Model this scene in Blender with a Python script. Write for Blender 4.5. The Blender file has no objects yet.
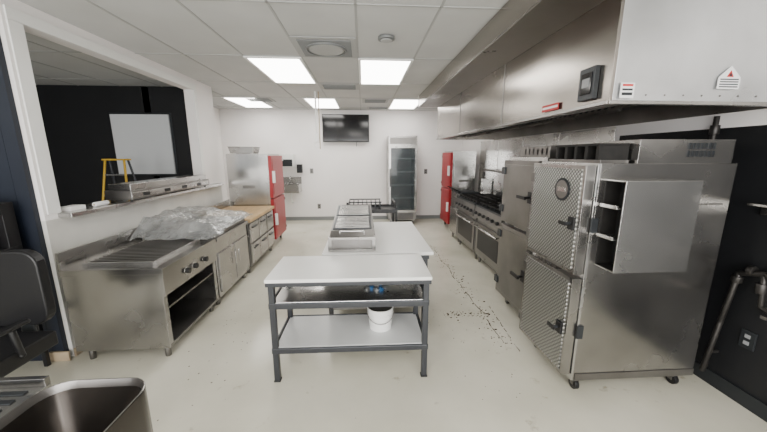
import bpy, bmesh, math, random
from mathutils import Vector, Matrix, noise
random.seed(7)
# ------------------------------------------------------------------ materials
def M(name,c,rough=.5,metal=0,var=0.0,scale=5,bump=0,bscale=60,stretch=(1,1,1),emit=0,trans=0,alpha=1,roughvar=0):
    m=bpy.data.materials.new(name); m.use_nodes=True
    nt=m.node_tree; b=nt.nodes['Principled BSDF']
    b.inputs['Base Color'].default_value=(*c,1); b.inputs['Roughness'].default_value=rough
    b.inputs['Metallic'].default_value=metal
    if trans: b.inputs['Transmission Weight'].default_value=trans
    if alpha<1: b.inputs['Alpha'].default_value=alpha
    if emit:
        b.inputs['Emission Color'].default_value=(*c,1); b.inputs['Emission Strength'].default_value=emit
    tc=nt.nodes.new('ShaderNodeTexCoord'); mp=nt.nodes.new('ShaderNodeMapping')
    mp.inputs['Scale'].default_value=stretch
    nt.links.new(tc.outputs['Object'],mp.inputs['Vector'])
    if var or roughvar:
        n=nt.nodes.new('ShaderNodeTexNoise'); n.inputs['Scale'].default_value=scale; n.inputs['Detail'].default_value=4
        n.inputs['Roughness'].default_value=.5
        nt.links.new(mp.outputs[0],n.inputs['Vector'])
        r=nt.nodes.new('ShaderNodeValToRGB')
        r.color_ramp.elements[0].position=.25; r.color_ramp.elements[1].position=.75
        r.color_ramp.elements[0].color=(*[max(0,x*(1-var)) for x in c],1)
        r.color_ramp.elements[1].color=(*[min(1,x*(1+var)) for x in c],1)
        nt.links.new(n.outputs['Fac'],r.inputs[0]); 
        if var: nt.links.new(r.outputs[0],b.inputs['Base Color'])
        if roughvar:
            mr=nt.nodes.new('ShaderNodeMapRange'); mr.inputs['From Min'].default_value=.3; mr.inputs['From Max'].default_value=.7
            mr.inputs['To Min'].default_value=max(.03,rough-roughvar); mr.inputs['To Max'].default_value=rough+roughvar
            nt.links.new(n.outputs['Fac'],mr.inputs[0]); nt.links.new(mr.outputs[0],b.inputs['Roughness'])
    if bump:
        n2=nt.nodes.new('ShaderNodeTexNoise'); n2.inputs['Scale'].default_value=bscale; n2.inputs['Detail'].default_value=2
        nt.links.new(mp.outputs[0],n2.inputs['Vector'])
        bp=nt.nodes.new('ShaderNodeBump'); bp.inputs['Strength'].default_value=bump; bp.inputs['Distance'].default_value=.02
        nt.links.new(n2.outputs['Fac'],bp.inputs['Height']); nt.links.new(bp.outputs[0],b.inputs['Normal'])
    return m
STEEL=M('stainless',(.36,.35,.335),.25,.97,.25,2.0,roughvar=.07,bump=.08,bscale=2.5)
STEELB=M('stainless_bright',(.53,.525,.51),.25,.95,.2,2,roughvar=.08,bump=.06,bscale=2.5)
STEELD=M('stainless_dull',(.20,.192,.182),.34,.92,.3,3,roughvar=.08)
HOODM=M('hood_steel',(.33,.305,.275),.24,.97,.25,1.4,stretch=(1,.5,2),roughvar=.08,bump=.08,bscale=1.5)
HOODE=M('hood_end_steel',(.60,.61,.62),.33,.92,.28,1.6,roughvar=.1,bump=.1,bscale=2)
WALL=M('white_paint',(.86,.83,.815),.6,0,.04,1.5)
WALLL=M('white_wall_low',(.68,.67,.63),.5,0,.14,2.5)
CEIL=M('ceiling_tile',(.56,.565,.56),.85,0,.06,2,bump=.1,bscale=150)
GRID=M('ceiling_tbar',(.40,.405,.40),.6)
VENT=M('vent_grey',(.20,.21,.21),.5,.3)
NAVY=M('navy_paint',(.006,.010,.020),.55,0,.2,3)
BLACKW=M('black_wall',(.005,.0055,.007),.55,0,.2,3)
BLACK=M('black_plastic',(.004,.004,.005),.45)
DARK=M('dark_interior',(.008,.008,.008),.7)
CHAR=M('charcoal_steel',(.032,.036,.04),.4,.5)
GALV=M('grey_post',(.045,.048,.054),.35,.5)
IRON=M('cast_iron',(.012,.011,.01),.6,.3,.4,20)
WHITE=M('white_laminate',(.82,.815,.79),.28,0,.04,3)
SHELFM=M('grey_shelf_board',(.60,.61,.61),.3,0,.06,3)
WOOD=M('butcher_block',(.52,.35,.17),.45,0,.3,8,stretch=(6,.6,1))
BASEW=M('wood_trim',(.42,.33,.22),.6,0,.2,8)
RED=M('red_paint',(.30,.008,.014),.35,0,.12,3)
BLUEP=M('blue_plastic',(.04,.20,.50),.3)
YEL=M('yellow_fiberglass',(.60,.38,.03),.45)
SCREEN=M('tv_screen',(.002,.002,.003),.1)
GLASS=M('cooler_glass',(.10,.12,.13),.08,0,alpha=.35)
EMIT=M('light_diffuser',(1,.97,.92),.5,emit=13)
WHITEP=M('white_plastic',(.82,.82,.8),.4)
PLASTIC=M('shrink_wrap',(.40,.41,.41),.12,.45,.4,7,bump=.8,bscale=20,alpha=.72)
GALVP=M('pipe_metal',(.04,.037,.035),.4,.6,.3,15)
RUST=M('debris_brown',(.06,.042,.026),.9,0,.5,30)
CRACK=M('crack_dirt',(.07,.055,.038),.95)
STICKR=M('red_sticker',(.5,.015,.015),.5)
STICKW=M('white_sticker',(.8,.8,.8),.5)
PANELW=M('white_board',(.66,.68,.70),.5)
COOLIN=M('cooler_inside',(.025,.028,.03),.6)
SHELFW=M('cooler_shelf_wire',(.26,.27,.28),.4)
BASEB=M('cove_base',(.20,.21,.21),.5)
BROWN=M('sink_dark_steel',(.07,.062,.055),.22,.9,.3,3)
# floor
FLOOR=bpy.data.materials.new('epoxy_floor'); FLOOR.use_nodes=True
nt=FLOOR.node_tree; b=nt.nodes['Principled BSDF']; tc=nt.nodes.new('ShaderNodeTexCoord')
n1=nt.nodes.new('ShaderNodeTexNoise'); n1.inputs['Scale'].default_value=1.2; n1.inputs['Detail'].default_value=6
n2=nt.nodes.new('ShaderNodeTexNoise'); n2.inputs['Scale'].default_value=7; n2.inputs['Detail'].default_value=7; n2.inputs['Roughness'].default_value=.62
for n in(n1,n2): nt.links.new(tc.outputs['Object'],n.inputs['Vector'])
r1=nt.nodes.new('ShaderNodeValToRGB'); e=r1.color_ramp.elements
e[0].position=.3; e[0].color=(.51,.49,.395,1); e[1].position=.65; e[1].color=(.66,.635,.535,1)
r2=nt.nodes.new('ShaderNodeValToRGB'); e=r2.color_ramp.elements
e[0].position=.25; e[0].color=(.55,.50,.42,1); e[1].position=.36; e[1].color=(1,1,1,1)
mx=nt.nodes.new('ShaderNodeMixRGB'); mx.blend_type='MULTIPLY'; mx.inputs[0].default_value=.9
nt.links.new(n1.outputs['Fac'],r1.inputs[0]); nt.links.new(n2.outputs['Fac'],r2.inputs[0])
nt.links.new(r1.outputs[0],mx.inputs[1]); nt.links.new(r2.outputs[0],mx.inputs[2]); nt.links.new(mx.outputs[0],b.inputs['Base Color'])
mr=nt.nodes.new('ShaderNodeMapRange'); mr.inputs['To Min'].default_value=.08; mr.inputs['To Max'].default_value=.28
nt.links.new(n1.outputs['Fac'],mr.inputs[0]); nt.links.new(mr.outputs[0],b.inputs['Roughness'])
bp=nt.nodes.new('ShaderNodeBump'); bp.inputs['Strength'].default_value=.1; bp.inputs['Distance'].default_value=.01
nt.links.new(n1.outputs['Fac'],bp.inputs['Height']); nt.links.new(bp.outputs[0],b.inputs['Normal'])
# diamond plate (pattern lives in the object's YZ plane)
DIA=bpy.data.materials.new('diamond_plate'); DIA.use_nodes=True
nt=DIA.node_tree; b=nt.nodes['Principled BSDF']; b.inputs['Metallic'].default_value=.9; b.inputs['Roughness'].default_value=.28
tc=nt.nodes.new('ShaderNodeTexCoord'); sp=nt.nodes.new('ShaderNodeSeparateXYZ'); nt.links.new(tc.outputs['Object'],sp.inputs[0])
def mth(op,a,b_=None):
    n=nt.nodes.new('ShaderNodeMath'); n.operation=op
    for i,v in enumerate((a,b_)):
        if v is None: continue
        if isinstance(v,(int,float)): n.inputs[i].default_value=v
        else: nt.links.new(v,n.inputs[i])
    return n.outputs[0]
s=mth('ADD',sp.outputs[1],sp.outputs[2]); d=mth('SUBTRACT',sp.outputs[1],sp.outputs[2])
K=math.pi/.028
p=mth('MULTIPLY',mth('SINE',mth('MULTIPLY',s,K)),mth('SINE',mth('MULTIPLY',d,K)))
st=mth('ABSOLUTE',p)
rp=nt.nodes.new('ShaderNodeValToRGB'); rp.color_ramp.elements[0].position=.15; rp.color_ramp.elements[0].color=(.18,.18,.175,1)
rp.color_ramp.elements[1].position=.7; rp.color_ramp.elements[1].color=(.52,.52,.50,1)
nt.links.new(st,rp.inputs[0]); nt.links.new(rp.outputs[0],b.inputs['Base Color'])
bp=nt.nodes.new('ShaderNodeBump'); bp.inputs['Strength'].default_value=.8; bp.inputs['Distance'].default_value=.004
nt.links.new(st,bp.inputs['Height']); nt.links.new(bp.outputs[0],b.inputs['Normal'])

# ------------------------------------------------------------------ builder
class B:
    def __init__(s,name,bevel=.004):
        s.name=name; s.bm=bmesh.new(); s.mats=[]; s.bevel=bevel
    def mi(s,m):
        if m not in s.mats: s.mats.append(m)
        return s.mats.index(m)
    def box(s,x0,x1,y0,y1,z0,z1,m,rot=None):
        c=Vector(((x0+x1)/2,(y0+y1)/2,(z0+z1)/2))
        vs=[]
        for x in(x0,x1):
            for y in(y0,y1):
                for z in(z0,z1):
                    v=Vector((x,y,z))
                    if rot: v=c+rot@(v-c)
                    vs.append(s.bm.verts.new(v))
        k=s.mi(m)
        for f in((0,1,3,2),(4,6,7,5),(0,4,5,1),(2,3,7,6),(0,2,6,4),(1,5,7,3)):
            fc=s.bm.faces.new([vs[i] for i in f]); fc.material_index=k
        return s
    def prism(s,pts,axis,a0,a1,m):
        def P(p,a):
            return Vector({0:(a,p[0],p[1]),1:(p[0],a,p[1]),2:(p[0],p[1],a)}[axis])
        A=[s.bm.verts.new(P(p,a0)) for p in pts]; C=[s.bm.verts.new(P(p,a1)) for p in pts]
        k=s.mi(m); n=len(pts)
        for i in range(n):
            s.bm.faces.new((A[i],A[(i+1)%n],C[(i+1)%n],C[i])).material_index=k
        s.bm.faces.new(A[::-1]).material_index=k; s.bm.faces.new(C).material_index=k
        return s
    def cyl(s,p0,p1,r,m,r2=None,n=16,caps=True):
        p0=Vector(p0);p1=Vector(p1); r2=r if r2 is None else r2
        q=(p1-p0).to_track_quat('Z','Y'); k=s.mi(m); A=[];C=[]
        for i in range(n):
            a=2*math.pi*i/n; o=Vector((math.cos(a),math.sin(a),0))
            A.append(s.bm.verts.new(p0+q@(o*r))); C.append(s.bm.verts.new(p1+q@(o*r2)))
        for i in range(n):
            f=s.bm.faces.new((A[i],A[(i+1)%n],C[(i+1)%n],C[i])); f.material_index=k; f.smooth=True
        if caps:
            s.bm.faces.new(A[::-1]).material_index=k; s.bm.faces.new(C).material_index=k
        return s
    def tube(s,pts,r,m,n=12):
        for a,c in zip(pts[:-1],pts[1:]): s.cyl(a,c,r,m,n=n)
        for p in pts[1:-1]: s.ball(p,r*1.05,m)
        return s
    def ball(s,c,r,m,sc=(1,1,1),n=12):
        k=s.mi(m)
        res=bmesh.ops.create_uvsphere(s.bm,u_segments=n,v_segments=max(6,n//2),radius=r,matrix=Matrix.Translation(c)@Matrix.Diagonal((*sc,1)))
        fs={f for v in res['verts'] for f in v.link_faces}
        for f in fs: f.material_index=k; f.smooth=True
        return s
    def torus(s,c,R,r,m,axis='Z',n=24):
        c=Vector(c); pts=[]
        for i in range(n+1):
            a=2*math.pi*i/n
            o={'Z':(math.cos(a)*R,math.sin(a)*R,0),'X':(0,math.cos(a)*R,math.sin(a)*R),'Y':(math.cos(a)*R,0,math.sin(a)*R)}[axis]
            pts.append(c+Vector(o))
        for a,d in zip(pts[:-1],pts[1:]): s.cyl(a,d,r,m,n=6,caps=False)
        return s
    def caster(s,x,y,z,m=None):
        s.box(x-.02,x+.02,y-.02,y+.02,z-.045,z,STEELD)
        s.cyl((x-.014,y,.0385),(x+.014,y,.0385),.0375,BLACK)
        s.box(x-.021,x-.016,y-.015,y+.015,.035,z-.02,STEELD); s.box(x+.016,x+.021,y-.015,y+.015,.035,z-.02,STEELD)
        return s
    def done(s,rotz=0,pivot=None):
        bm=s.bm
        xs=[v.co for v in bm.verts]
        mn=Vector([min(v[i] for v in xs) for i in range(3)]); mxx=Vector([max(v[i] for v in xs) for i in range(3)])
        c=(mn+mxx)/2; c.z=mn.z
        bmesh.ops.translate(bm,verts=bm.verts,vec=-c)
        bmesh.ops.recalc_face_normals(bm,faces=bm.faces)
        me=bpy.data.meshes.new(s.name); bm.to_mesh(me); bm.free()
        for m in s.mats: me.materials.append(m)
        o=bpy.data.objects.new(s.name,me); bpy.context.collection.objects.link(o); o.location=c
        o.rotation_euler[2]=rotz
        if s.bevel:
            md=o.modifiers.new('bevel','BEVEL'); md.width=s.bevel; md.segments=2; md.limit_method='ANGLE'; md.angle_limit=math.radians(50)
        return o
RX=lambda d:Matrix.Rotation(math.radians(d),3,'X')
RY=lambda d:Matrix.Rotation(math.radians(d),3,'Y')
RZ=lambda d:Matrix.Rotation(math.radians(d),3,'Z')

# ------------------------------------------------------------------ room shell
CZ=2.64; XR=2.45; XL=-2.35; YB=7.7; XLL=-5.6; YF=-2.2
B('floor',0).box(XLL-.1,XR+.1,YF-.1,YB+.1,-.1,0,FLOOR).done()
B('ceiling',0).box(XLL-.1,XR+.1,YF-.1,YB+.1,CZ,CZ+.1,CEIL).done()
B('wall_back',0).box(-3.3,XR+.1,YB,YB+.1,0,CZ,WALL).done()
w=B('wall_right',0)
w.box(XR,XR+.1,YF,2.9,0,1.78,BLACKW).box(XR,XR+.1,YF,2.9,1.78,CZ,WALL).box(XR,XR+.1,2.9,YB,0,CZ,WALL); w.done()
w=B('wall_left',0)   # partition with pass-through
P0,P1=2.40,5.30
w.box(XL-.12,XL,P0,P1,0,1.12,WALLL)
w.box(XL-.12,XL,P0,2.52,1.12,CZ,WALL).box(XL-.12,XL,4.72,P1,1.12,CZ,WALL).box(XL-.12,XL,2.52,4.72,2.49,CZ,WALL)
w.done()
B('wall_left_navy',0).box(-2.80,XL-.122,2.36,2.52,0,CZ,NAVY).box(XL-.12,XL-.03,2.36,2.398,0,CZ,NAVY).done()
B('wall_left_recess',0).box(-3.4,-3.3,P1,YB,0,CZ,WALL).done()
B('wall_left_dining_back',0).box(XLL,XL-.12,P1,P1+.1,0,CZ,BLACKW).done()
B('wall_left_dining_side',0).box(XLL-.1,XLL,YF,P1+.1,0,CZ,BLACKW).done()
w=B('wall_front',0)
w.box(XLL,XR,YF-.1,YF,0,.5,WALL).box(XLL,XR,YF-.1,YF,2.35,CZ,WALL)
for x in(-5.6,-3.3,-1.2,.55,2.3): w.box(x,x+.15,YF-.1,YF,.5,2.35,WALL)
w.done()
# sill / trims
B('trim_1').box(XL-.2,XL+.10,2.50,5.18,1.125,1.16,STEELB).done()
B('trim_2').box(XL+.001,XL+.015,P0+.0,P1,0,.07,BASEW).box(XL-.13,XL+.015,P0-.06,P0-.042,0,.08,BASEW).done()
t=B('trim_3',.002)   # casing round the opening
t.box(XL+.001,XL+.013,2.42,2.52,1.165,2.488,WHITEP).box(XL+.001,XL+.013,4.72,4.80,1.165,2.488,WHITEP).box(XL+.001,XL+.013,2.42,4.80,2.49,2.57,WHITEP); t.done()
B('baseboard_back',0).box(-3.3,XR,YB-.012,YB,0,.09,BASEB).done()
B('baseboard_right',0).box(XR-.014,XR,YF,YB-.02,0,.10,CHAR).done()
# ceiling grid
g=B('trim_4',0)
xs=[-1.26+.61*i for i in range(-7,7)]
ys=[3.65+1.22*i for i in range(-4,4)]
for x in xs: 
    if x<2.4: g.box(x-.009,x+.009,YF,YB,CZ-.005,CZ-.0005,GRID)
for y in ys: g.box(XLL,XR,y-.009,y+.009,CZ-.005,CZ-.0005,GRID)
g.done()
def light(x0,y0,name='ceiling_light_panel',L=1.22):
    o=B(name,0)
    o.box(x0+.03,x0+.58,y0+.03,y0+L-.03,CZ-.016,CZ-.008,EMIT)
    for a in((x0,x0+.03,y0,y0+L),(x0+.58,x0+.61,y0,y0+L),(x0+.03,x0+.58,y0,y0+.03),(x0+.03,x0+.58,y0+L-.03,y0+L)):
        o.box(a[0],a[1],a[2],a[3],CZ-.02,CZ-.006,WHITEP)
    o.done()
light(-1.26,3.65);light(-.04,3.65);light(-1.10,6.09);light(.57,6.09);light(-2.55,6.09)
light(-.65,-.01-1.22);light(-4.3,0);light(1.0,-1.6)
def vent(x0,y0,w_,h,fancy=False):
    o=B('ceiling_air_vent',0)
    m=VENT
    o.box(x0,x0+w_,y0,y0+h,CZ-.012,CZ-.006,GRID)
    o.box(x0+.05,x0+w_-.05,y0+.05,y0+h-.05,CZ-.014,CZ-.012,STEELD)
    n=int((h-.10)/.03)
    for i in range(n): o.box(x0+.05,x0+w_-.05,y0+.055+i*.03,y0+.07+i*.03,CZ-.022,CZ-.014,m)
    if fancy:
        cx,cy=x0+w_/2,y0+h/2
        o.cyl((cx,cy,CZ-.034),(cx,cy,CZ-.022),.15,GRID,r2=.20,n=36)
        o.torus((cx,cy,CZ-.03),.19,.008,VENT,n=36)
    o.done()
vent(-.64,3.05,.59,.58,True);vent(-.64,4.9,.59,.4);vent(-2.2,6.12,.5,.45);vent(.0,6.12,.5,.45);vent(.1,7.1,.5,.3)
B('smoke_detector').cyl((.22,3.02,CZ-.03),(.22,3.02,CZ-.006),.075,VENT,n=28).cyl((.22,3.02,CZ-.04),(.22,3.02,CZ-.03),.05,GRID,n=24).done()

# ------------------------------------------------------------------ hood
h=B('exhaust_hood',.003)
HX,HY0,HY1,HZ0,HZ1=1.35,1.71,5.75,1.875,2.44
h.box(HX,HX+.02,HY0,HY1,HZ0,HZ1,HOODM)
h.box(HX+.02,XR-.01,HY0,HY0+.02,HZ0,HZ1,HOODE)
h.box(HX+.02,XR-.01,HY1-.02,HY1,HZ0,HZ1,HOODM)
h.box(XR-.03,XR-.01,HY0+.02,HY1-.02,HZ0+.0,HZ1,STEELD)
h.box(HX,XR-.01,HY0,HY1,HZ1,HZ1+.02,HOODM)
h.box(HX-.010,HX,HY0,HY1,HZ0,HZ0+.022,STEEL).box(HX+.02,HX+.09,HY0+.02,HY1-.02,HZ0,HZ0+.01,STEELD)
h.box(HX,XR-.01,HY0-.008,HY0,HZ0,HZ0+.02,STEEL)
for i in range(8):
    y=HY0+.05+i*.495
    h.box(2.0,2.03,y,y+.47,HZ0+.0,HZ0+.5,STEELD,rot=RY(35))
    for j in range(6): h.box(1.985,2.0,y+.05+j*.07,y+.075+j*.07,HZ0+.03,HZ0+.46,CHAR,rot=RY(35))
h.box(1.0,HX+.0,HY0-.3,HY1,HZ1,HZ1+.012,STEELD)
h.box(1.0,1.012,HY0-.3,HY1,HZ1+.012,CZ-.008,HOODM)
h.box(HX+.0,XR-.01,HY0-.0,HY0+.012,HZ1+.02,CZ-.008,HOODE)
h.box(.995,HX,HY1,HY1+.012,HZ1,CZ-.008,WALL)
for y in(3.05,4.4): h.box(HX-.004,HX,y,y+.02,HZ0+.03,HZ1,STEELD)
for i in range(9):
    x=1.45+i*.11; h.cyl((x,HY0-.004,HZ0+.05),(x,HY0,HZ0+.05),.005,STEELD,n=8)
h.done()
B('hood_thermostat').box(HX-.03,HX-.002,1.80,1.93,1.92,2.10,CHAR).box(HX-.034,HX-.03,1.82,1.91,1.95,2.07,SCREEN).box(HX-.036,HX-.034,1.835,1.895,1.99,2.04,SHELFW).done()
B('warning_sticker',0).box(HX-.014,HX-.011,2.14,2.34,1.91,1.955,STICKR).box(HX-.015,HX-.014,2.15,2.33,1.925,1.94,STICKW).done()
B('hood_label',0).box(1.40,1.48,HY0-.012,HY0-.009,1.905,1.985,STICKW).box(1.41,1.47,HY0-.013,HY0-.012,1.92,1.935,CHAR).box(1.41,1.47,HY0-.013,HY0-.012,1.945,1.955,CHAR).box(1.41,1.47,HY0-.013,HY0-.012,1.967,1.978,STICKR).done()
s=B('caution_label',0)
s.prism([(1.96,1.96),(2.09,1.96),(2.09,2.02),(2.025,2.08),(1.96,2.02)],1,HY0-.012,HY0-.009,STICKW)
s.prism([(2.005,2.022),(2.045,2.022),(2.025,2.056)],1,HY0-.014,HY0-.012,STICKR).prism([(2.015,2.026),(2.035,2.026),(2.025,2.044)],1,HY0-.015,HY0-.014,CHAR)
for z in(1.968,1.981,1.994,2.007): s.box(1.97,2.08,HY0-.0135,HY0-.012,z,z+.006,CHAR)
s.done()
p=B('stainless_wall_panel',.002)
for i in range(4):
    y=2.95+i*.88; p.box(XR-.012,XR-.002,y,y+.86,.85,1.87,STEELB)
p.done()

# ------------------------------------------------------------------ smokers
def smoker(name,XF,y0,y1,xb,z0,z1,zm):
    o=B(name,.005)
    o.box(XF+.08,xb,y0,y1,z0,z1,STEEL)
    o.box(XF+.065,XF+.08,y0,y1,z0,z1,STEELB)
    return o
o=smoker('smoker_oven',1.31,1.75,2.34,2.25,.11,1.55,.84)
for z0,z1 in((.15,.83),(.86,1.54)):
    o.box(1.31,1.37,1.76,2.33,z0,z1,STEEL)
    o.box(1.304,1.31,1.785,2.305,z0+.025,z1-.025,DIA)
    for zz in(z0+.1,z1-.14): o.box(1.30,1.34,2.29,2.34,zz,zz+.07,STEELD)
    zc=(z0+z1)/2-.02
    o.box(1.290,1.304,1.79,1.845,zc-.04,zc+.04,BLACK)
    o.cyl((1.29,1.82,zc),(1.255,1.82,zc),.010,CHAR); o.box(1.245,1.258,1.80,1.87,zc-.011,zc+.011,BLACK)
    o.box(1.37,1.41,1.738,1.75,zc-.045,zc+.045,CHAR)
o.cyl((1.298,1.95,1.38),(1.304,1.95,1.38),.075,CHAR,n=28).cyl((1.296,1.95,1.38),(1.298,1.95,1.38),.06,STEELD,n=28).box(1.294,1.296,1.91,1.99,1.365,1.395,STEELB)
o.box(1.62,2.22,1.76,2.30,1.55,1.69,STEEL)
o.box(1.42,1.60,1.80,2.32,1.55,1.57,STEELD)
for i in range(5): o.box(1.42,1.61,1.82+i*.1,1.845+i*.1,1.57,1.66,IRON)
o.box(1.42,1.61,1.82,2.26,1.655,1.67,IRON)
for i in range(7):
    for j in range(2): o.box(1.92+i*.026,1.935+i*.026,1.752,1.76,1.59+j*.045,1.625+j*.045,CHAR)
bx0,bx1,by0,by1,bz0,bz1=1.43,1.88,1.60,1.75,.93,1.46
o.box(bx0,bx1,by0,by0+.006,bz0,bz1,STEELB).box(bx0,bx1,by0+.006,by1,bz1-.006,bz1,STEELB).box(bx0,bx1,by0+.006,by1,bz0,bz0+.006,STEEL).box(bx1-.006,bx1,by0+.006,by1,bz0+.006,bz1-.006,STEELB)
o.box(bx0+.1,bx0+.11,by0+.012,by1,bz0+.012,bz1-.012,DARK)
o.box(bx0+.002,bx0+.1,by1-.006,by1-.0005,bz0+.008,bz1-.008,IRON)
o.box(bx0+.002,bx0+.1,by0+.008,by0+.012,bz0+.008,bz1-.008,IRON)
o.box(bx0+.002,bx0+.1,by0+.012,by1-.008,bz0+.008,bz0+.012,IRON); o.box(bx0+.002,bx0+.1,by0+.012,by1-.008,bz1-.012,bz1-.008,IRON)
for z in(1.12,1.30):
    for i in range(6): o.box(bx0-.02,bx0+.095,by0+.022+i*.022,by0+.028+i*.022,z,z+.006,STEELB)
    o.box(bx0-.022,bx0-.014,by0+.018,by1-.006,z,z+.02,STEELB)
o.box(1.90,2.2,1.742,1.75,1.30,1.308,STEELD)
o.box(1.40,2.25,1.744,1.75,.11,.16,STEELD)
for x in(1.45,2.18):
    for y in(1.81,2.28): o.caster(x,y,.11)
o.done()
o=smoker('smoker_oven',1.44,2.48,3.14,2.3,.13,1.58,.85)
for z0,z1 in((.15,.90),(.93,1.55)):
    o.box(1.44,1.50,2.50,3.12,z0,z1,STEELD); o.box(1.434,1.44,2.54,3.08,z0+.04,z1-.04,STEELD)
    zc=(z0+z1)/2
    o.box(1.415,1.434,2.52,2.58,zc-.05,zc+.05,BLACK); o.cyl((1.42,2.55,zc),(1.37,2.55,zc),.012,BLACK); o.box(1.355,1.375,2.52,2.66,zc-.014,zc+.014,BLACK)
    for zz in(z0+.1,z1-.14): o.box(1.42,1.47,3.06,3.13,zz,zz+.07,CHAR)
o.box(1.56,2.2,2.55,3.05,1.58,1.68,STEELD)
for i in range(6): o.box(1.56,1.575,2.58+i*.07,2.61+i*.07,1.60,1.66,CHAR)
for x in(1.56,2.2):
    for y in(2.55,3.06): o.caster(x,y,.13)
o.done()
# ------------------------------------------------------------------ ranges
def rng(y0,y1,burn=True):
    o=B('gas_range',.004); XF=1.70; XB=2.36
    o.box(XF,XB,y0,y1,.12,.86,STEELD)
    o.box(XF-.02,XF,y0+.02,y1-.02,.16,.62,STEELD)
    o.box(XF-.024,XF-.02,y0+.10,y1-.10,.24,.53,BLACK)
    for y in(y0+.08,y1-.08): o.cyl((XF-.02,y,.58),(XF-.07,y,.58),.01,STEELB,n=8)
    o.cyl((XF-.07,y0+.06,.58),(XF-.07,y1-.06,.58),.013,STEELB)
    o.prism([(XF-.06,.70),(XF,.68),(XF,.86),(XF-.04,.86)],1,y0,y1,STEELD)
    n=6
    for i in range(n):
        y=y0+.08+i*(y1-y0-.16)/(n-1); o.cyl((XF-.05,y,.77),(XF-.085,y,.765),.024,BLACK,r2=.018)
    o.box(XF-.04,XB,y0,y1,.86,.885,CHAR)
    k=3
    wd=(y1-y0-.04)/k
    for i in range(k):
        for j in range(2):
            ya=y0+.02+i*wd; xa=XF+j*.29
            for t in(0,.5,1): o.box(xa+.01,xa+.28,ya+.012+t*(wd-.036),ya+.024+t*(wd-.036),.885,.925,IRON)
            for t in(0,.5,1): o.box(xa+.01+t*.258,xa+.022+t*.258,ya+.01,ya+wd-.01,.905,.925,IRON)
            o.cyl((xa+.145,ya+wd/2,.885),(xa+.145,ya+wd/2,.905),.04,IRON)
    o.box(XB-.04,XB,y0,y1,.885,1.36,STEELB); o.box(XB-.26,XB-.04,y0,y1,1.33,1.36,STEEL)
    for x in(XF+.05,XB-.05):
        for y in(y0+.05,y1-.05): o.cyl((x,y,0),(x,y,.12),.02,STEELD,n=10)
    o.done()
rng(3.55,4.45); rng(4.50,5.40)
f=B('deep_fryer')
f.box(1.72,2.36,5.46,5.95,.12,.80,STEEL); f.box(1.70,1.72,5.48,5.93,.16,.62,STEELB)
for a in((1.72,1.76,5.46,5.95),(2.2,2.36,5.46,5.95),(1.76,2.2,5.46,5.5),(1.76,2.2,5.91,5.95)): f.box(*a,.80,.90,STEEL)
f.box(1.76,2.2,5.5,5.91,.80,.83,DARK); f.box(2.3,2.36,5.46,5.95,.9,1.15,STEELB)
for y in(5.55,5.76):
    f.box(1.8,2.12,y,y+.13,.87,.93,CHAR); f.cyl((1.8,y+.06,.92),(1.60,y+.06,1.02),.01,BLACK,n=8)
for x in(1.77,2.31):
    for y in(5.51,5.9): f.cyl((x,y,0),(x,y,.12),.02,STEELD,n=10)
f.done()
# ------------------------------------------------------------------ holding cabinets (red doors)
def holding(XF,XB,y0,y1,z1,sgn,top=False):
    o=B('holding_cabinet',.005)
    a,b_=sorted((XF,XB)); o.box(a,b_,y0,y1,.12,z1,STEELB)
    def fx(d0,d1): return sorted((XF+sgn*d0,XF+sgn*d1))
    zm=.12+(z1-.12)*.5
    for z0,zz in((.15,zm-.01),(zm+.01,z1-.03)):
        p=fx(0,.05); o.box(p[0],p[1],y0+.01,y1-.01,z0,zz,RED)
        p=fx(.05,.056); o.box(p[0],p[1],y0+.06,y1-.06,z0+.06,zz-.06,RED)
        zc=(z0+zz)/2
        p=fx(.05,.09); o.box(p[0],p[1],y0+.03,y0+.07,zc-.1,zc+.1,WHITEP)
        for zh in(z0+.06,zz-.1): p=fx(.03,.065); o.box(p[0],p[1],y1-.04,y1-.01,zh,zh+.05,STEELB)
    m=(a+b_)/2
    o.box(a+.04,b_-.04,y0-.006,y0,.2,z1-.08,STEELB)
    o.box(m-.1,m+.1,y0-.01,y0-.006,1.05,1.10,STEELD)
    for x in(a+.06,b_-.06):
        for y in(y0+.06,y1-.06): o.caster(x,y,.12)
    return o
o=holding(-1.58,-2.25,5.34,6.1,1.62,1); o.done()
o=holding(1.84,2.32,6.35,7.05,1.68,-1); o.done()
B('steam_table_pan').prism([(-2.2,1.625),(-1.85,1.625),(-1.82,1.73),(-2.23,1.73)],1,5.4,5.75,STEEL).box(-2.24,-1.81,5.39,5.76,1.73,1.738,STEELB).done()

# ------------------------------------------------------------------ left cook line
o=B('charbroiler_counter',.004); X0,X1,Y0,Y1=-2.24,-1.54,2.31,3.16
o.box(X0,X1,Y0,Y0+.015,.10,.72,STEEL); o.box(X0,X1,Y1-.015,Y1,.10,.72,STEEL); o.box(X0,X0+.015,Y0+.015,Y1-.015,.10,.72,CHAR)
o.box(X0+.015,X1,Y0+.015,Y1-.015,.10,.125,STEELD); o.box(X0+.015,X1-.02,Y0+.015,Y1-.015,.40,.415,STEELD)
o.box(X1-.03,X1,Y0+.015,Y0+.05,.125,.56,STEEL); o.box(X1-.03,X1,Y1-.05,Y1-.015,.125,.56,STEEL)
o.box(X1,X1+.02,Y0,Y1,.54,.72,STEEL)
for y in(2.62,2.74,2.92): o.cyl((X1+.02,y,.63),(X1+.05,y,.63),.024,BLACK); 
for y in(2.62,2.74,2.92): o.cyl((X1+.02,y,.63),(X1+.024,y,.63),.035,STEELB)
o.box(X0,X1+.03,Y0-.01,Y1,.72,.765,STEEL)
o.box(X0,X0+.02,Y0-.01,Y1,.765,.90,STEEL)
o.box(X0+.1,X1-.10,Y0+.10,Y1-.08,.765,.768,DARK)
n=17
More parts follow.
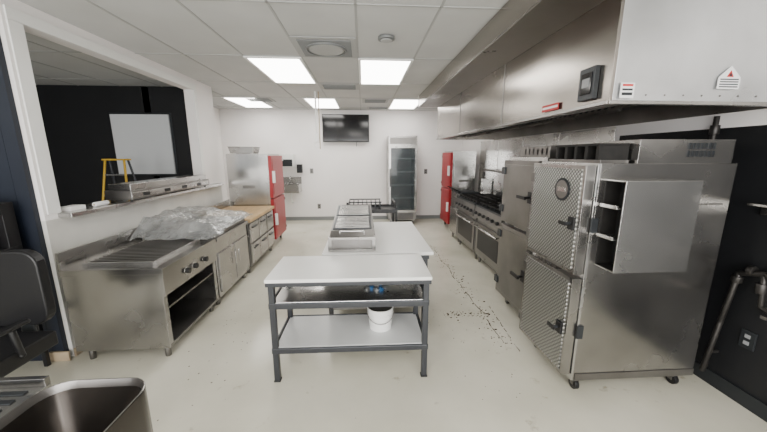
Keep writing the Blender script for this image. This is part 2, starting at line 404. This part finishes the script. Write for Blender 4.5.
for i in range(n):
    y=Y0+.11+i*(Y1-Y0-.20)/(n-1); o.box(X0+.1,X1-.10,y-.008,y+.008,.768,.785,STEELD)
o.box(X0+.09,X1-.09,Y0+.085,Y0+.10,.765,.79,STEELB); o.box(X0+.09,X1-.09,Y1-.08,Y1-.065,.765,.79,STEELB)
o.box(X1-.10,X1-.085,Y0+.10,Y1-.08,.765,.79,STEELB)
for x in(X0+.06,X1-.06):
    for y in(Y0+.06,Y1-.06): o.cyl((x,y,0),(x,y,.10),.022,STEELD,n=12)
o.done()
o=B('griddle_cabinet',.004); Y0,Y1=3.19,4.06
o.box(X0,X1,Y0,Y1,.10,.72,STEEL); o.box(X1,X1+.018,Y0+.03,(Y0+Y1)/2-.01,.15,.58,STEEL); o.box(X1,X1+.018,(Y0+Y1)/2+.01,Y1-.03,.15,.58,STEEL)
for y in((Y0+Y1)/2-.05,(Y0+Y1)/2+.05): o.cyl((X1+.04,y,.35),(X1+.04,y,.5),.008,STEELB); 
o.box(X0,X1+.03,Y0,Y1,.72,.76,STEEL)
o.box(X0+.02,X1-.0,Y0+.02,Y1-.02,.76,.83,STEELD)
for x in(X0+.06,X1-.06):
    for y in(Y0+.06,Y1-.06): o.cyl((x,y,0),(x,y,.10),.022,STEELD,n=12)
o.done()
# shrink wrap over griddle : crumpled sheet
o=B('plastic_sheet_cover',0); nx,ny=44,54; gx0,gx1,gy0,gy1=-2.21,-1.44,2.98,4.10; vs=[]
for i in range(nx+1):
    row=[]
    for j in range(ny+1):
        x=gx0+(gx1-gx0)*i/nx; y=gy0+(gy1-gy0)*j/ny
        tx=(x-gx0)/(gx1-gx0); wv=noise.fractal(Vector((x*6,y*6,1.3)),1.0,2.0,5)*.032
        z=.965-.10*tx+.02*math.sin((y-3)*3)
        if tx>.86: z-= (tx-.86)*.45
        k=max(0,(3.2-y)/.22); z=z*(1-k)+.81*k
        z=max(z+wv,.802 if y<3.18 else .845)
        if tx>.9 and y>3.2: z=max(z,.80)
        row.append(o.bm.verts.new((x+noise.noise(Vector((x*5,y*5,9)))*.03,y+noise.noise(Vector((x*6,y*5,4)))*.03,z)))
    vs.append(row)
k=o.mi(PLASTIC)
for i in range(nx):
    for j in range(ny):
        f_=o.bm.faces.new((vs[i][j],vs[i+1][j],vs[i+1][j+1],vs[i][j+1])); f_.material_index=k
o.done()
o=B('wood_top_prep_table',.004); Y0,Y1=4.12,5.26
o.box(X0,X1,Y0,Y1,.10,.72,STEELD)
for i in range(3):
    ya=Y0+.03+i*.365
    for z0,z1 in((.14,.40),(.43,.69)):
        o.box(X1,X1+.02,ya,ya+.34,z0,z1,STEEL); o.box(X1+.02,X1+.035,ya+.08,ya+.26,z1-.07,z1-.05,CHAR)
o.box(X0-.0,X1+.04,Y0,Y1,.72,.765,WOOD)
o.box(X0,X0+.02,Y0,Y1,.765,.88,STEEL)
for x in(X0+.06,X1-.06):
    for y in(Y0+.06,Y1-.06): o.cyl((x,y,0),(x,y,.10),.022,STEELD,n=12)
o.done()

# ------------------------------------------------------------------ pass-through items
o=B('countertop_warmer_rail',.004)
o.box(-2.42,-2.18,3.05,4.55,1.185,1.27,STEELD); o.box(-2.40,-2.20,3.08,4.52,1.27,1.33,STEEL)
o.box(-2.185,-2.175,3.05,4.55,1.20,1.25,STEEL)
for i in range(4): o.box(-2.176,-2.170,3.2+i*.34,3.3+i*.34,1.205,1.24,BLACK)
for y in(3.1,4.5):
    for x in(-2.40,-2.22): o.cyl((x,y,1.16),(x,y,1.185),.012,BLACK,n=8)
o.done()
B('cardboard_box_small').box(-2.44,-2.34,2.60,2.74,1.16,1.19,WHITEP).box(-2.43,-2.35,2.61,2.73,1.19,1.193,STICKW).done()
B('paper_roll').cyl((-2.32,2.80,1.18),(-2.32,2.94,1.18),.02,STICKW).cyl((-2.32,2.795,1.18),(-2.32,2.80,1.18),.008,BASEW).done()
B('white_display_board',.003).box(-3.90,-3.03,5.26,5.285,1.30,2.22,PANELW).box(-3.93,-3.00,5.285,5.298,1.27,2.25,CHAR).done()
o=B('step_ladder',.002); lx,ly=-3.30,4.45
for s_ in(-1,1):
    for yy in(-.3,.3):
        o.tube([(lx+s_*.12,ly+yy*.12,1.53),(lx+s_*.24,ly+yy,0.01)],.014,YEL if yy<0 else GALV,n=8)
for i in range(5):
    z=.25+i*.27; t=z/1.55; o.box(lx-.235+.12*t,lx+.235-.12*t,ly-.3+.264*t,ly-.23+.264*t,z,z+.02,STEELB)
o.box(lx-.14,lx+.14,ly-.07,ly+.07,1.53,1.55,YEL); o.done()

# ------------------------------------------------------------------ centre tables
o=B('work_table_with_shelves',.004); a0,a1,c0,c1=-.65,.45,1.99,2.46
for x in(a0,a1-.04):
    for y in(c0,c1-.04): o.box(x,x+.04,y,y+.04,0.012,.735,GALV)
for x in(a0,a1-.04):
    for y in(c0,c1-.04): o.box(x-.004,x+.044,y-.004,y+.044,0,.012,BLACK)
for z,m,t in((.575,STEELB,.03),(.235,SHELFM,.03)):
    o.box(a0+.02,a1-.02,c0+.02,c1-.02,z,z+t,m)
    o.box(a0,a1,c0-.004,c0+.012,z-.01,z+t,GALV); o.box(a0,a1,c1-.012,c1+.004,z-.01,z+t,GALV)
    o.box(a0-.004,a0+.012,c0,c1,z-.01,z+t,GALV); o.box(a1-.012,a1+.004,c0,c1,z-.01,z+t,GALV)
o.box(a0-.015,a1+.015,c0-.015,c1+.01,.760,.785,WHITE); o.box(a0-.012,a1+.012,c0-.012,c1+.007,.73,.760,GALV)
o.done(rotz=math.radians(-.8))
o=B('plastic_bucket',.002)
c=(.12,2.24)
o.cyl((c[0],c[1],.266),(c[0],c[1],.44),.085,WHITEP,r2=.10,n=32,caps=False); o.cyl((c[0],c[1],.266),(c[0],c[1],.272),.085,WHITEP,n=32)
o.torus((c[0],c[1],.44),.101,.006,WHITEP); o.torus((c[0],c[1],.40),.10,.004,WHITEP)
o.cyl((c[0],c[1],.42),(c[0],c[1],.425),.095,STEELD,n=24)
pts=[(c[0]+.104*math.cos(t),c[1]-.03-.07*math.sin(t),.42-.08*math.sin(t)) for t in [math.pi*i/10 for i in range(11)]]
o.tube(pts,.003,STEELD,n=6); o.done()
o=B('blue_plastic_bag',0)
for i in range(5):
    cx=.02+i*.035; o.ball((cx,2.26+.02*math.sin(i*2),.632),.028,BLUEP if i%2 else PLASTIC,sc=(1,1.2,.8))
o.done()
o=B('long_prep_table',.004); a0,a1,c0,c1=-.36,.60,2.54,3.80
o.box(a0,a1,c0,c1,.747,.775,WHITE); o.box(a0+.03,a1-.03,c0+.03,c1-.03,.70,.747,GALV)
for x in(a0+.04,a1-.08):
    for y in(c0+.04,c1-.08): o.box(x,x+.04,y,y+.04,0,.70,GALV)
o.box(a0+.04,a1-.04,c0+.04,c1-.04,.24,.265,STEELD); o.done()
# countertop stainless unit with sloping ribbed lids
o=B('countertop_steam_warmer',.005)
y0,y1,x0,x1=2.60,3.62,-.31,.10
o.box(x0,x1,y0,y1,.778,.90,STEEL); o.box(x0+.03,x1-.03,y0-.006,y0,.80,.88,STEELD)
o.prism([(y0+.02,.90),(y1,.90),(y1,1.02),(y1-.06,1.035),(y0+.10,.94)],0,x0+.015,x1-.015,STEELD)
zf=lambda y:.94+(y-y0-.10)*(.095/(y1-.06-y0-.10))
R=RX(math.degrees(math.atan(.095/.86)))
for i in range(2):
    ya=y0+.13+i*.40; zc=zf(ya+.18)
    o.box(x0+.03,x1-.03,ya,ya+.36,zc-.003,zc+.008,CHAR,rot=R)
    for j in range(8):
        yy=ya+.02+j*.043; o.box(x0+.05,x1-.05,yy,yy+.022,zf(yy)+.004,zf(yy)+.016,STEEL,rot=R)
o.cyl((x0+.1,y0+.05,.945),(x1-.1,y0+.05,.945),.008,STEELB)
for x in(x0+.1,x1-.1): o.cyl((x,y0+.05,.90),(x,y0+.05,.945),.006,STEELB,n=8)
o.done()
o=B('utility_cart',.004); a0,a1,c0,c1=-.25,.45,4.05,4.5
for x in(a0,a1-.03):
    for y in(c0,c1-.03): o.box(x,x+.03,y,y+.03,.10,.92,BLACK); o.caster(x+.015,y+.015,.11)
for z in(.16,.5,.84): 
    o.box(a0,a1,c0,c1,z,z+.02,BLACK); o.box(a0,a1,c0-.005,c0+.005,z,z+.05,BLACK); o.box(a0,a1,c1-.005,c1+.005,z,z+.05,BLACK)
o.cyl((a1-.03,c0+.02,.97),(a1-.03,c1-.02,.97),.015,BLACK)
for y in(c0+.02,c1-.02): o.cyl((a1-.03,y,.9),(a1-.03,y,.97),.012,BLACK)
o.done()
o=B('dish_rack',0)
for i in range(8): o.box(-.2+i*.06,-.19+i*.06,4.12,4.42,.865,.98,CHAR)
for y in(4.12,4.42): o.box(-.2,.24,y-.006,y+.006,.97,.985,CHAR); o.box(-.2,.24,y-.006,y+.006,.861,.875,CHAR)
o.done()

# ------------------------------------------------------------------ back wall
o=B('wall_television',.004); o.box(-.94,.15,7.58,7.63,1.90,2.53,BLACK); o.box(-.925,.135,7.574,7.58,1.925,2.515,SCREEN)
o.box(-.6,-.2,7.63,7.698,2.1,2.35,CHAR); o.cyl((-.15,7.65,1.95),(-.15,7.66,1.8),.006,BLACK,n=6); o.done()
o=B('glass_door_refrigerator',.004); a0,a1,c0,c1,zt=.57,1.21,7.02,7.64,2.02
o.box(a0,a0+.04,c0,c1,.30,1.80,STEEL).box(a1-.04,a1,c0,c1,.30,1.80,STEEL).box(a0+.04,a1-.04,c1-.04,c1,.30,1.80,COOLIN).box(a0,a1,c0,c1,.12,.30,STEELD).box(a0,a1,c0,c1,1.80,zt,STEEL)
o.box(a0+.04,a0+.045,c0,c1-.04,.30,1.80,COOLIN).box(a1-.045,a1-.04,c0,c1-.04,.30,1.80,COOLIN).box(a0+.045,a1-.045,c0,c1-.04,.30,.305,COOLIN)
for z in(.62,.92,1.22,1.52):
    for i in range(10): o.cyl((a0+.05+i*.06,c0+.08,z),(a0+.05+i*.06,c1-.05,z),.004,SHELFW,n=6)
    o.box(a0+.045,a1-.045,c0+.07,c0+.08,z-.01,z+.012,SHELFW)
d=c0-.05
o.box(a0,a0+.05,d,c0,.30,1.80,STEEL).box(a1-.05,a1,d,c0,.30,1.80,STEEL).box(a0+.05,a1-.05,d,c0,.30,.36,STEEL).box(a0+.05,a1-.05,d,c0,1.75,1.80,STEEL)
o.box(a0+.05,a1-.05,d+.02,d+.03,.36,1.75,GLASS)
o.cyl((a0+.03,d-.035,.9),(a0+.03,d-.035,1.3),.012,BLACK); 
for z in(.92,1.28): o.cyl((a0+.03,d,z),(a0+.03,d-.035,z),.01,BLACK,n=8)
o.box(a0+.03,a1-.03,c0-.006,c0,1.84,1.98,STEELD)
for i in range(6): o.box(a0+.06,a1-.06,c0-.008,c0,.14+i*.024,.152+i*.024,BLACK)
for x in(a0+.06,a1-.06):
    for y in(c0+.06,c1-.06): o.caster(x,y,.12)
o.done()
o=B('paper_towel_dispenser').box(-1.93,-1.62,7.46,7.695,1.32,1.62,WHITEP); o.box(-1.90,-1.65,7.45,7.46,1.34,1.50,CHAR); o.done()
o=B('soap_dispenser').box(-1.58,-1.46,7.58,7.695,1.18,1.38,BLACK); o.box(-1.55,-1.49,7.565,7.58,1.2,1.24,CHAR); o.done()
o=B('wall_hand_sink',.004); a0,a1,c0,c1=-1.95,-1.5,7.30,7.69
for a in((a0,a0+.03,c0,c1),(a1-.03,a1,c0,c1),(a0+.03,a1-.03,c0,c0+.03),(a0+.03,a1-.03,c1-.06,c1)): o.box(*a,.75,.92,STEELB)
o.box(a0,a1,c0,c1,.73,.75,STEEL); o.box(a0,a1,c1-.02,c1,.92,1.08,STEELB)
o.tube([(-1.725,7.66,.98),(-1.725,7.6,1.08),(-1.725,7.5,1.1),(-1.725,7.46,1.03)],.01,STEELB); o.tube([(-1.725,7.5,.73),(-1.725,7.5,.5),(-1.725,7.69,.45)],.02,WHITEP); o.done()
for i,(x,z) in enumerate(((-1.25,1.22),(-1.1,.35),(1.55,1.2))):
    o=B('wall_outlet',.002).box(x-.04,x+.04,7.688,7.699,z-.06,z+.06,STEELD).box(x-.015,x+.015,7.684,7.688,z+.01,z+.035,CHAR).box(x-.015,x+.015,7.684,7.688,z-.035,z-.01,CHAR); o.done()
o=B('hanging_power_drop',.002); X,Y=-.78,6.0-.5
o.cyl((X,Y,1.95),(X,Y,CZ-.004),.014,WHITEP); o.box(X-.035,X+.035,Y-.035,Y+.035,1.83,1.95,WHITEP); o.cyl((X+.05,Y,1.70),(X+.05,Y,CZ-.004),.008,BASEW,n=8)
o.torus((X,Y,1.77),.05,.008,WHITEP,axis='Y'); o.done()

# ------------------------------------------------------------------ right wall plumbing
o=B('gas_pipe_with_valve',.002)
x=2.385
o.tube([(x,1.80,.10),(x,1.76,.50),(x,1.72,.86),(x,1.60,.90),(x,.9,.90)],.016,GALVP)
o.tube([(x,1.60,.90),(x,1.58,.70),(x,1.48,.66),(x,1.0,.66)],.014,GALVP)
for y in(1.66,1.56,1.46): o.cyl((x,y+.015,.90),(x,y-.015,.90),.030,GALVP)
o.cyl((x,1.60,.84),(x,1.595,.78),.028,GALVP); o.cyl((x,1.725,.80),(x,1.722,.84),.028,GALVP)
o.cyl((x,1.46,.90),(x,1.46,.96),.010,GALVP); o.box(x-.012,x+.012,1.38,1.50,.955,.967,CHAR)
o.box(x-.05,x-.035,1.42,1.54,.65,.67,STEELD); o.cyl((x,1.5,.66),(x-.045,1.5,.66),.012,GALVP)
for z in(.25,): o.box(x,2.449,1.775,1.80,z,z+.02,GALVP)
o.box(x,2.449,1.10,1.12,.89,.91,GALVP)
o.done()
B('wall_outlet',.002).box(2.438,2.449,1.60,1.68,.38,.50,CHAR).box(2.434,2.438,1.625,1.655,.45,.475,SHELFW).box(2.434,2.438,1.625,1.655,.405,.43,SHELFW).done()
B('wall_bracket_shelf',.002).box(2.33,2.449,1.2,1.72,1.30,1.315,STEEL).box(2.43,2.449,1.2,1.72,1.24,1.30,STEEL).done()
B('vertical_conduit',.002).cyl((2.41,2.05,1.0),(2.41,2.05,1.86),.016,GALVP).cyl((2.41,2.05,1.74),(2.41,2.05,1.80),.026,GALVP).box(2.41,2.449,2.03,2.07,1.5,1.52,GALVP).done()

# ------------------------------------------------------------------ left foreground
o=B('beverage_stand',.004)
o.box(-3.15,-2.42,1.97,2.33,.90,.93,BLACK)
for x in(-3.13,-2.47):
    for y in(1.98,2.28): o.box(x,x+.03,y,y+.03,0,.90,BLACK)
o.box(-3.12,-2.45,1.99,2.3,.35,.37,BLACK); o.done()
o=B('coffee_machine',.006)
o.box(-2.80,-2.44,2.05,2.30,.93,.97,BLACK).box(-2.80,-2.44,2.22,2.30,.97,1.28,BLACK).box(-2.80,-2.44,2.05,2.22,1.20,1.30,BLACK).box(-2.79,-2.45,2.044,2.05,1.22,1.27,RED)
o.cyl((-2.65,2.13,.97),(-2.65,2.13,1.08),.05,STEELD,r2=.06,n=20).cyl((-2.57,2.1,1.10),(-2.57,2.1,1.16),.02,RED)
for x in(-2.53,-2.49): o.cyl((x,2.12,.97),(x,2.12,1.14),.015,RED)
o.box(-2.76,-2.48,2.045,2.08,.97,1.0,RED); o.done()
o=B('office_chair',.01); cx,cy=-2.08,1.62
for i in range(5):
    a=i*2*math.pi/5+.3; ex,ey=cx+.27*math.cos(a),cy+.27*math.sin(a)
    o.tube([(cx,cy,.11),(ex,ey,.08)],.02,BLACK); o.ball((ex,ey,.03),.03,BLACK)
o.cyl((cx,cy,.1),(cx,cy,.48),.028,CHAR)
o.box(cx-.23,cx+.23,cy-.23,cy+.20,.48,.57,BLACK)
def rr(x0,x1,z0,z1,r):
    pts=[]
    for px,pz,s0 in((x1-r,z1-r,0),(x0+r,z1-r,90),(x0+r,z0+r,180),(x1-r,z0+r,270)):
        for i in range(6):
            t=math.radians(s0+18*i); pts.append((px+r*math.cos(t),pz+r*math.sin(t)))
    return pts
o.prism(rr(cx-.22,cx+.20,.60,1.06,.09),1,cy+.20,cy+.26,BLACK)
o.box(cx-.04,cx+.04,cy+.26,cy+.28,.45,.80,CHAR); o.box(cx-.04,cx+.04,cy+.1,cy+.27,.45,.48,CHAR)
for s_ in(-1,1): o.tube([(cx+s_*.2,cy,.52),(cx+s_*.23,cy,.54),(cx+s_*.23,cy-.02,.70)],.016,BLACK); o.box(cx+s_*.23-.025,cx+s_*.23+.025,cy-.16,cy+.06,.70,.725,BLACK)
o.done()
# free-standing bar sink with slotted drainboard
o=B('bar_sink_with_drainboard',.008)
z=.80; a0,a1,c0,c1=-1.12,-.76,.62,1.05
def ring(x0,x1,y0,y1,r,zz,n=6):
    pts=[]
    for cx_,cy_,s0 in((x1-r,y1-r,0),(x0+r,y1-r,90),(x0+r,y0+r,180),(x1-r,y0+r,270)):
        for i in range(n+1):
            t=math.radians(s0+90*i/n); pts.append((cx_+r*math.cos(t),cy_+r*math.sin(t),zz))
    return pts
rings=[ring(a0,a1,c0,c1,.09,z-.26),ring(a0,a1,c0,c1,.09,z),ring(a0,a1,c0,c1,.09,z+.008),ring(a0+.006,a1-.006,c0+.006,c1-.006,.085,z+.01),ring(a0+.010,a1-.010,c0+.010,c1-.010,.08,z-.02),ring(a0+.07,a1-.07,c0+.07,c1-.07,.08,z-.20)]
ms=[BROWN,BROWN,STEEL,STEELD,BROWN]
V=[[o.bm.verts.new(p) for p in r] for r in rings]
for q in range(len(V)-1):
    n=len(V[q])
    for i in range(n):
        f_=o.bm.faces.new((V[q][i],V[q][(i+1)%n],V[q+1][(i+1)%n],V[q+1][i])); f_.material_index=o.mi(ms[q]); f_.smooth=True
o.bm.faces.new(V[0][::-1]).material_index=o.mi(STEELD); o.bm.faces.new(V[-1]).material_index=o.mi(BROWN)
o.box(-1.72,a0-.005,c0,c1,z-.03,z,STEELB); o.box(-1.72,a0-.005,c1-.02,c1,z,z+.03,STEEL)
for i in range(9): o.box(-1.68,-1.16,c0+.05+i*.04,c0+.07+i*.04,z+.0,z+.004,CHAR)
o.cyl((-.94,.83,z-.198),(-.94,.83,z-.192),.03,STEELB)
o.tube([(a1+.012,c0+.02,z-.05),(a1+.012,c0+.20,z-.05)],.012,STEELB)
for x in(-1.68,-.84):
    for y in(c0+.09,c1-.09): o.cyl((x,y,0),(x,y,z-.03 if x<-1.5 else z-.25),.02,STEELD)
o.done()

# ------------------------------------------------------------------ floor crack and debris
o=B('floor_crack',0)
def strip(pts,w0):
    prev=None; k=o.mi(CRACK)
    for x,y in pts:
        w_=w0*(.1+random.random()); a=o.bm.verts.new((x-w_,y,.0015)); c_=o.bm.verts.new((x+w_,y+.004,.0015))
        if prev and random.random()<.8: o.bm.faces.new((prev[0],prev[1],c_,a)).material_index=k
        prev=(a,c_)
strip([(1.20+.012*noise.noise(Vector((0,t*9,0)))*3,2.35+t*3.0) for t in[i/70 for i in range(71)]],.006)
strip([(1.27+.06*t+.008*random.random(),2.2+t*.8) for t in[i/30 for i in range(31)]],.005)
o.done()
o=B('floor_debris',0); 
def flake(x,y,r,m=RUST,z=None):
    n=random.randint(5,8); a0=random.random()*6
    vs=[o.bm.verts.new((x+r*random.uniform(.4,1)*math.cos(a0+6.283*i/n),y+r*random.uniform(.4,1)*math.sin(a0+6.283*i/n),z if z else .002+random.random()*.003)) for i in range(n)]
    o.bm.faces.new(vs).material_index=o.mi(m)
for i in range(200):
    t=random.random(); flake(1.20+random.gauss(0,.05),2.3+3*t,random.uniform(.004,.012))
for i in range(70): flake(random.uniform(.8,1.28),2.85+random.gauss(0,.035),random.uniform(.004,.014))
for i in range(22): flake(1.25+random.gauss(0,.04),random.uniform(2.3,4.6),random.uniform(.010,.020))
for i in range(45): flake(random.uniform(.6,1.3),random.uniform(1.6,3.6),random.uniform(.003,.007))
for i in range(60): flake(-1.2+random.gauss(0,.12),random.uniform(1.6,4.5),random.uniform(.003,.009))
for i in range(25): flake(random.uniform(-1.0,1.8),random.uniform(1.0,1.9),random.uniform(.002,.005))
o.done()

# ------------------------------------------------------------------ light
w=bpy.data.worlds.new('World'); bpy.context.scene.world=w; w.use_nodes=True
w.node_tree.nodes['Background'].inputs[0].default_value=(.9,.95,1,1); w.node_tree.nodes['Background'].inputs[1].default_value=1.0
def area(name,loc,rot,sx,sy,e,c):
    l=bpy.data.lights.new(name,'AREA'); l.shape='RECTANGLE'; l.size=sx; l.size_y=sy; l.energy=e; l.color=c
    o=bpy.data.objects.new(name,l); o.location=loc; o.rotation_euler=rot; bpy.context.collection.objects.link(o)
area('window_daylight',(-.6,YF-.15,1.45),(math.radians(90),0,0),5.2,1.8,360,(1,.985,.965))
# ------------------------------------------------------------------ camera
cd=bpy.data.cameras.new('camera'); cd.sensor_width=36; cd.lens=36*310/767; cd.clip_start=.05
co=bpy.data.objects.new('camera',cd); co.location=(0,0,1.6); co.rotation_euler=(math.radians(90-11.13),0,math.radians(-3.71))
bpy.context.collection.objects.link(co); bpy.context.scene.camera=co
